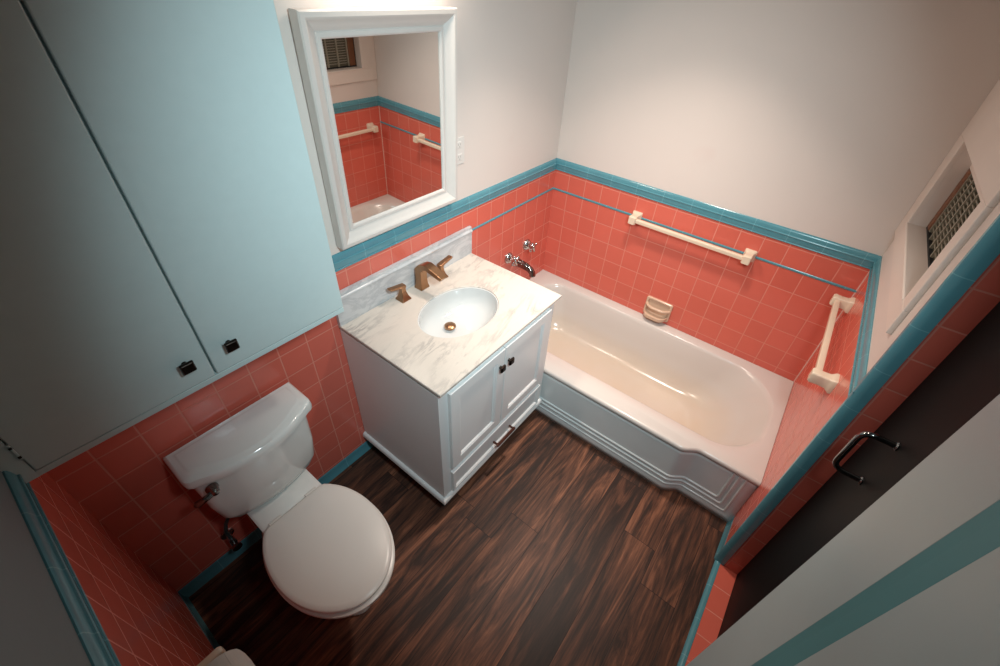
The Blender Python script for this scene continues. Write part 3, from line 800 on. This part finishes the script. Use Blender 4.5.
obj('supply_hose', bm, M['hose'], t, smooth=60)
bm = bmesh.new(); lathe(bm, [(0.013, 0), (0.014, 0.006), (0.014, 0.020), (0.010, 0.026)], (-2.190, -0.10, 0.398), 'Z', 12)
obj('coupling_nut', bm, M['ceramic'], t, smooth=30)

# ------------------------------------------------------------------ paper roll on the left wall
rx, ry, rz = XL+0.064, -0.770, 0.800
t = thing('paper_holder', (XL+TT, ry, rz), 'cream ceramic paper holder on the left tiled wall beside the toilet', 'paper holder')
for s in (-1, 1):
    bm = bmesh.new(); y = ry+s*0.074
    def ring(d, hy, hz): return [Vector((XL+TT+d, y+p.x, rz+p.y)) for p in rrect(-hy, hy, -hz, hz, min(hy, hz)*0.5, 0, 4)]
    loft(bm, [ring(0, 0.020, 0.032), ring(0.006, 0.020, 0.032), ring(0.012, 0.012, 0.022), ring(0.05, 0.010, 0.017), ring(0.084, 0.010, 0.017), ring(0.090, 0.007, 0.013)])
    obj('post', bm, M['ceramic'], t, smooth=40)
bm = bmesh.new(); tube(bm, [(rx, ry-0.066, rz), (rx, ry+0.066, rz)], 0.010, 16); obj('spindle', bm, M['ceramic'], t, smooth=60)
t = thing('toilet_paper_roll', (rx, ry, rz), 'white toilet paper roll hanging on the left wall holder', 'toilet paper')
bm = bmesh.new(); ri, ro = 0.021, 0.052
n = 40; rings = []
for r, y in ((ri, -0.050), (ro-0.002, -0.050), (ro, -0.048), (ro, 0.048), (ro-0.002, 0.050), (ri, 0.050)):
    rings.append([Vector((rx+r*math.cos(2*PI*k/n), ry+y, rz+r*math.sin(2*PI*k/n))) for k in range(n)])
R = loft(bm, rings, False, False)
for k in range(n):
    j = (k+1) % n; bm.faces.new((R[-1][k], R[-1][j], R[0][j], R[0][k]))
obj('roll', bm, M['paper'], t, smooth=40)
bm = bmesh.new(); q = [(rx+ro*math.cos(a)+0.0006, rz+ro*math.sin(a)) for a in (0.9, 0.6, 0.3, 0.0)] + [(rx+ro+0.002, rz-0.03), (rx+ro+0.001, rz-0.075)]
loft(bm, [[Vector((x, ry+y, z)) for x, z in q] + [Vector((x-0.0012, ry+y, z)) for x, z in reversed(q)] for y in (-0.048, 0.048)])
obj('loose_sheet', bm, M['paper'], t, smooth=40)

# ------------------------------------------------------------------ lights
def light(name, typ, loc, energy, col, **k):
    d = bpy.data.lights.new(name, typ); d.energy = energy; d.color = col
    for a, v in k.items(): setattr(d, a, v)
    o = bpy.data.objects.new(name, d); COL.objects.link(o); o.location = loc
    return o
for i, x in enumerate((-1.34, -1.16, -0.98)):      # bar of lamps over the mirror: a forward beam each and the spill down the wall
    b = light('vanity_lamp', 'AREA', (x, -0.14, 2.10), 1.5, (1.0, 0.80, 0.66), shape='DISK', size=0.09)
    b.rotation_euler = Vector((0.35, -0.60, -0.72)).to_track_quat('-Z', 'Y').to_euler()
    b.data.spread = math.radians(116)
    g_ = light('vanity_spill', 'AREA', (x, -0.085, 2.04), 0.55, (1.0, 0.86, 0.74), shape='DISK', size=0.07)
    g_.rotation_euler = Vector((0.0, 0.25, -1.0)).to_track_quat('-Z', 'Y').to_euler()
dl = light('ceiling_downlight', 'AREA', (-0.70, -0.76, HC-0.02), 8.8, (1.0, 0.85, 0.74), shape='DISK', size=0.16)
dl.data.spread = math.radians(90)
cl = light('cool_fill', 'AREA', (-1.92, -1.50, 2.20), 12.0, (0.74, 0.94, 1.0), shape='DISK', size=0.22)  # added unseen cool fill for the cupboard, vanity side and tub front
cl.rotation_euler = (Vector((-0.76, -0.26, 1.08)) - cl.location).to_track_quat('-Z', 'Y').to_euler()
cl.data.spread = math.radians(96)

w = bpy.data.worlds.new('world'); S.world = w; w.use_nodes = True
w.node_tree.nodes['Background'].inputs[0].default_value = (0.5, 0.7, 0.8, 1); w.node_tree.nodes['Background'].inputs[1].default_value = 0.0

# lean the mirror forward a touch, as the reflection in the photo shows
MIRROR.rotation_euler = (math.radians(1.0), 0, 0)

# ------------------------------------------------------------------ camera and view
cam = bpy.data.cameras.new('camera'); co = bpy.data.objects.new('camera', cam); COL.objects.link(co)
co.location = (-2.2504, -1.3046, 1.9958); co.rotation_euler = (0.8968, -0.0604, -0.9175)
cam.sensor_width = 36; cam.lens = 36*0.43141; cam.shift_x = -0.0096968; cam.shift_y = -0.018387; cam.clip_start = 0.02
S.camera = co
vs = S.view_settings; vs.view_transform = 'Standard'; vs.look = 'None'; vs.gamma = 1.0; vs.use_curve_mapping = False; vs.exposure = 0.0
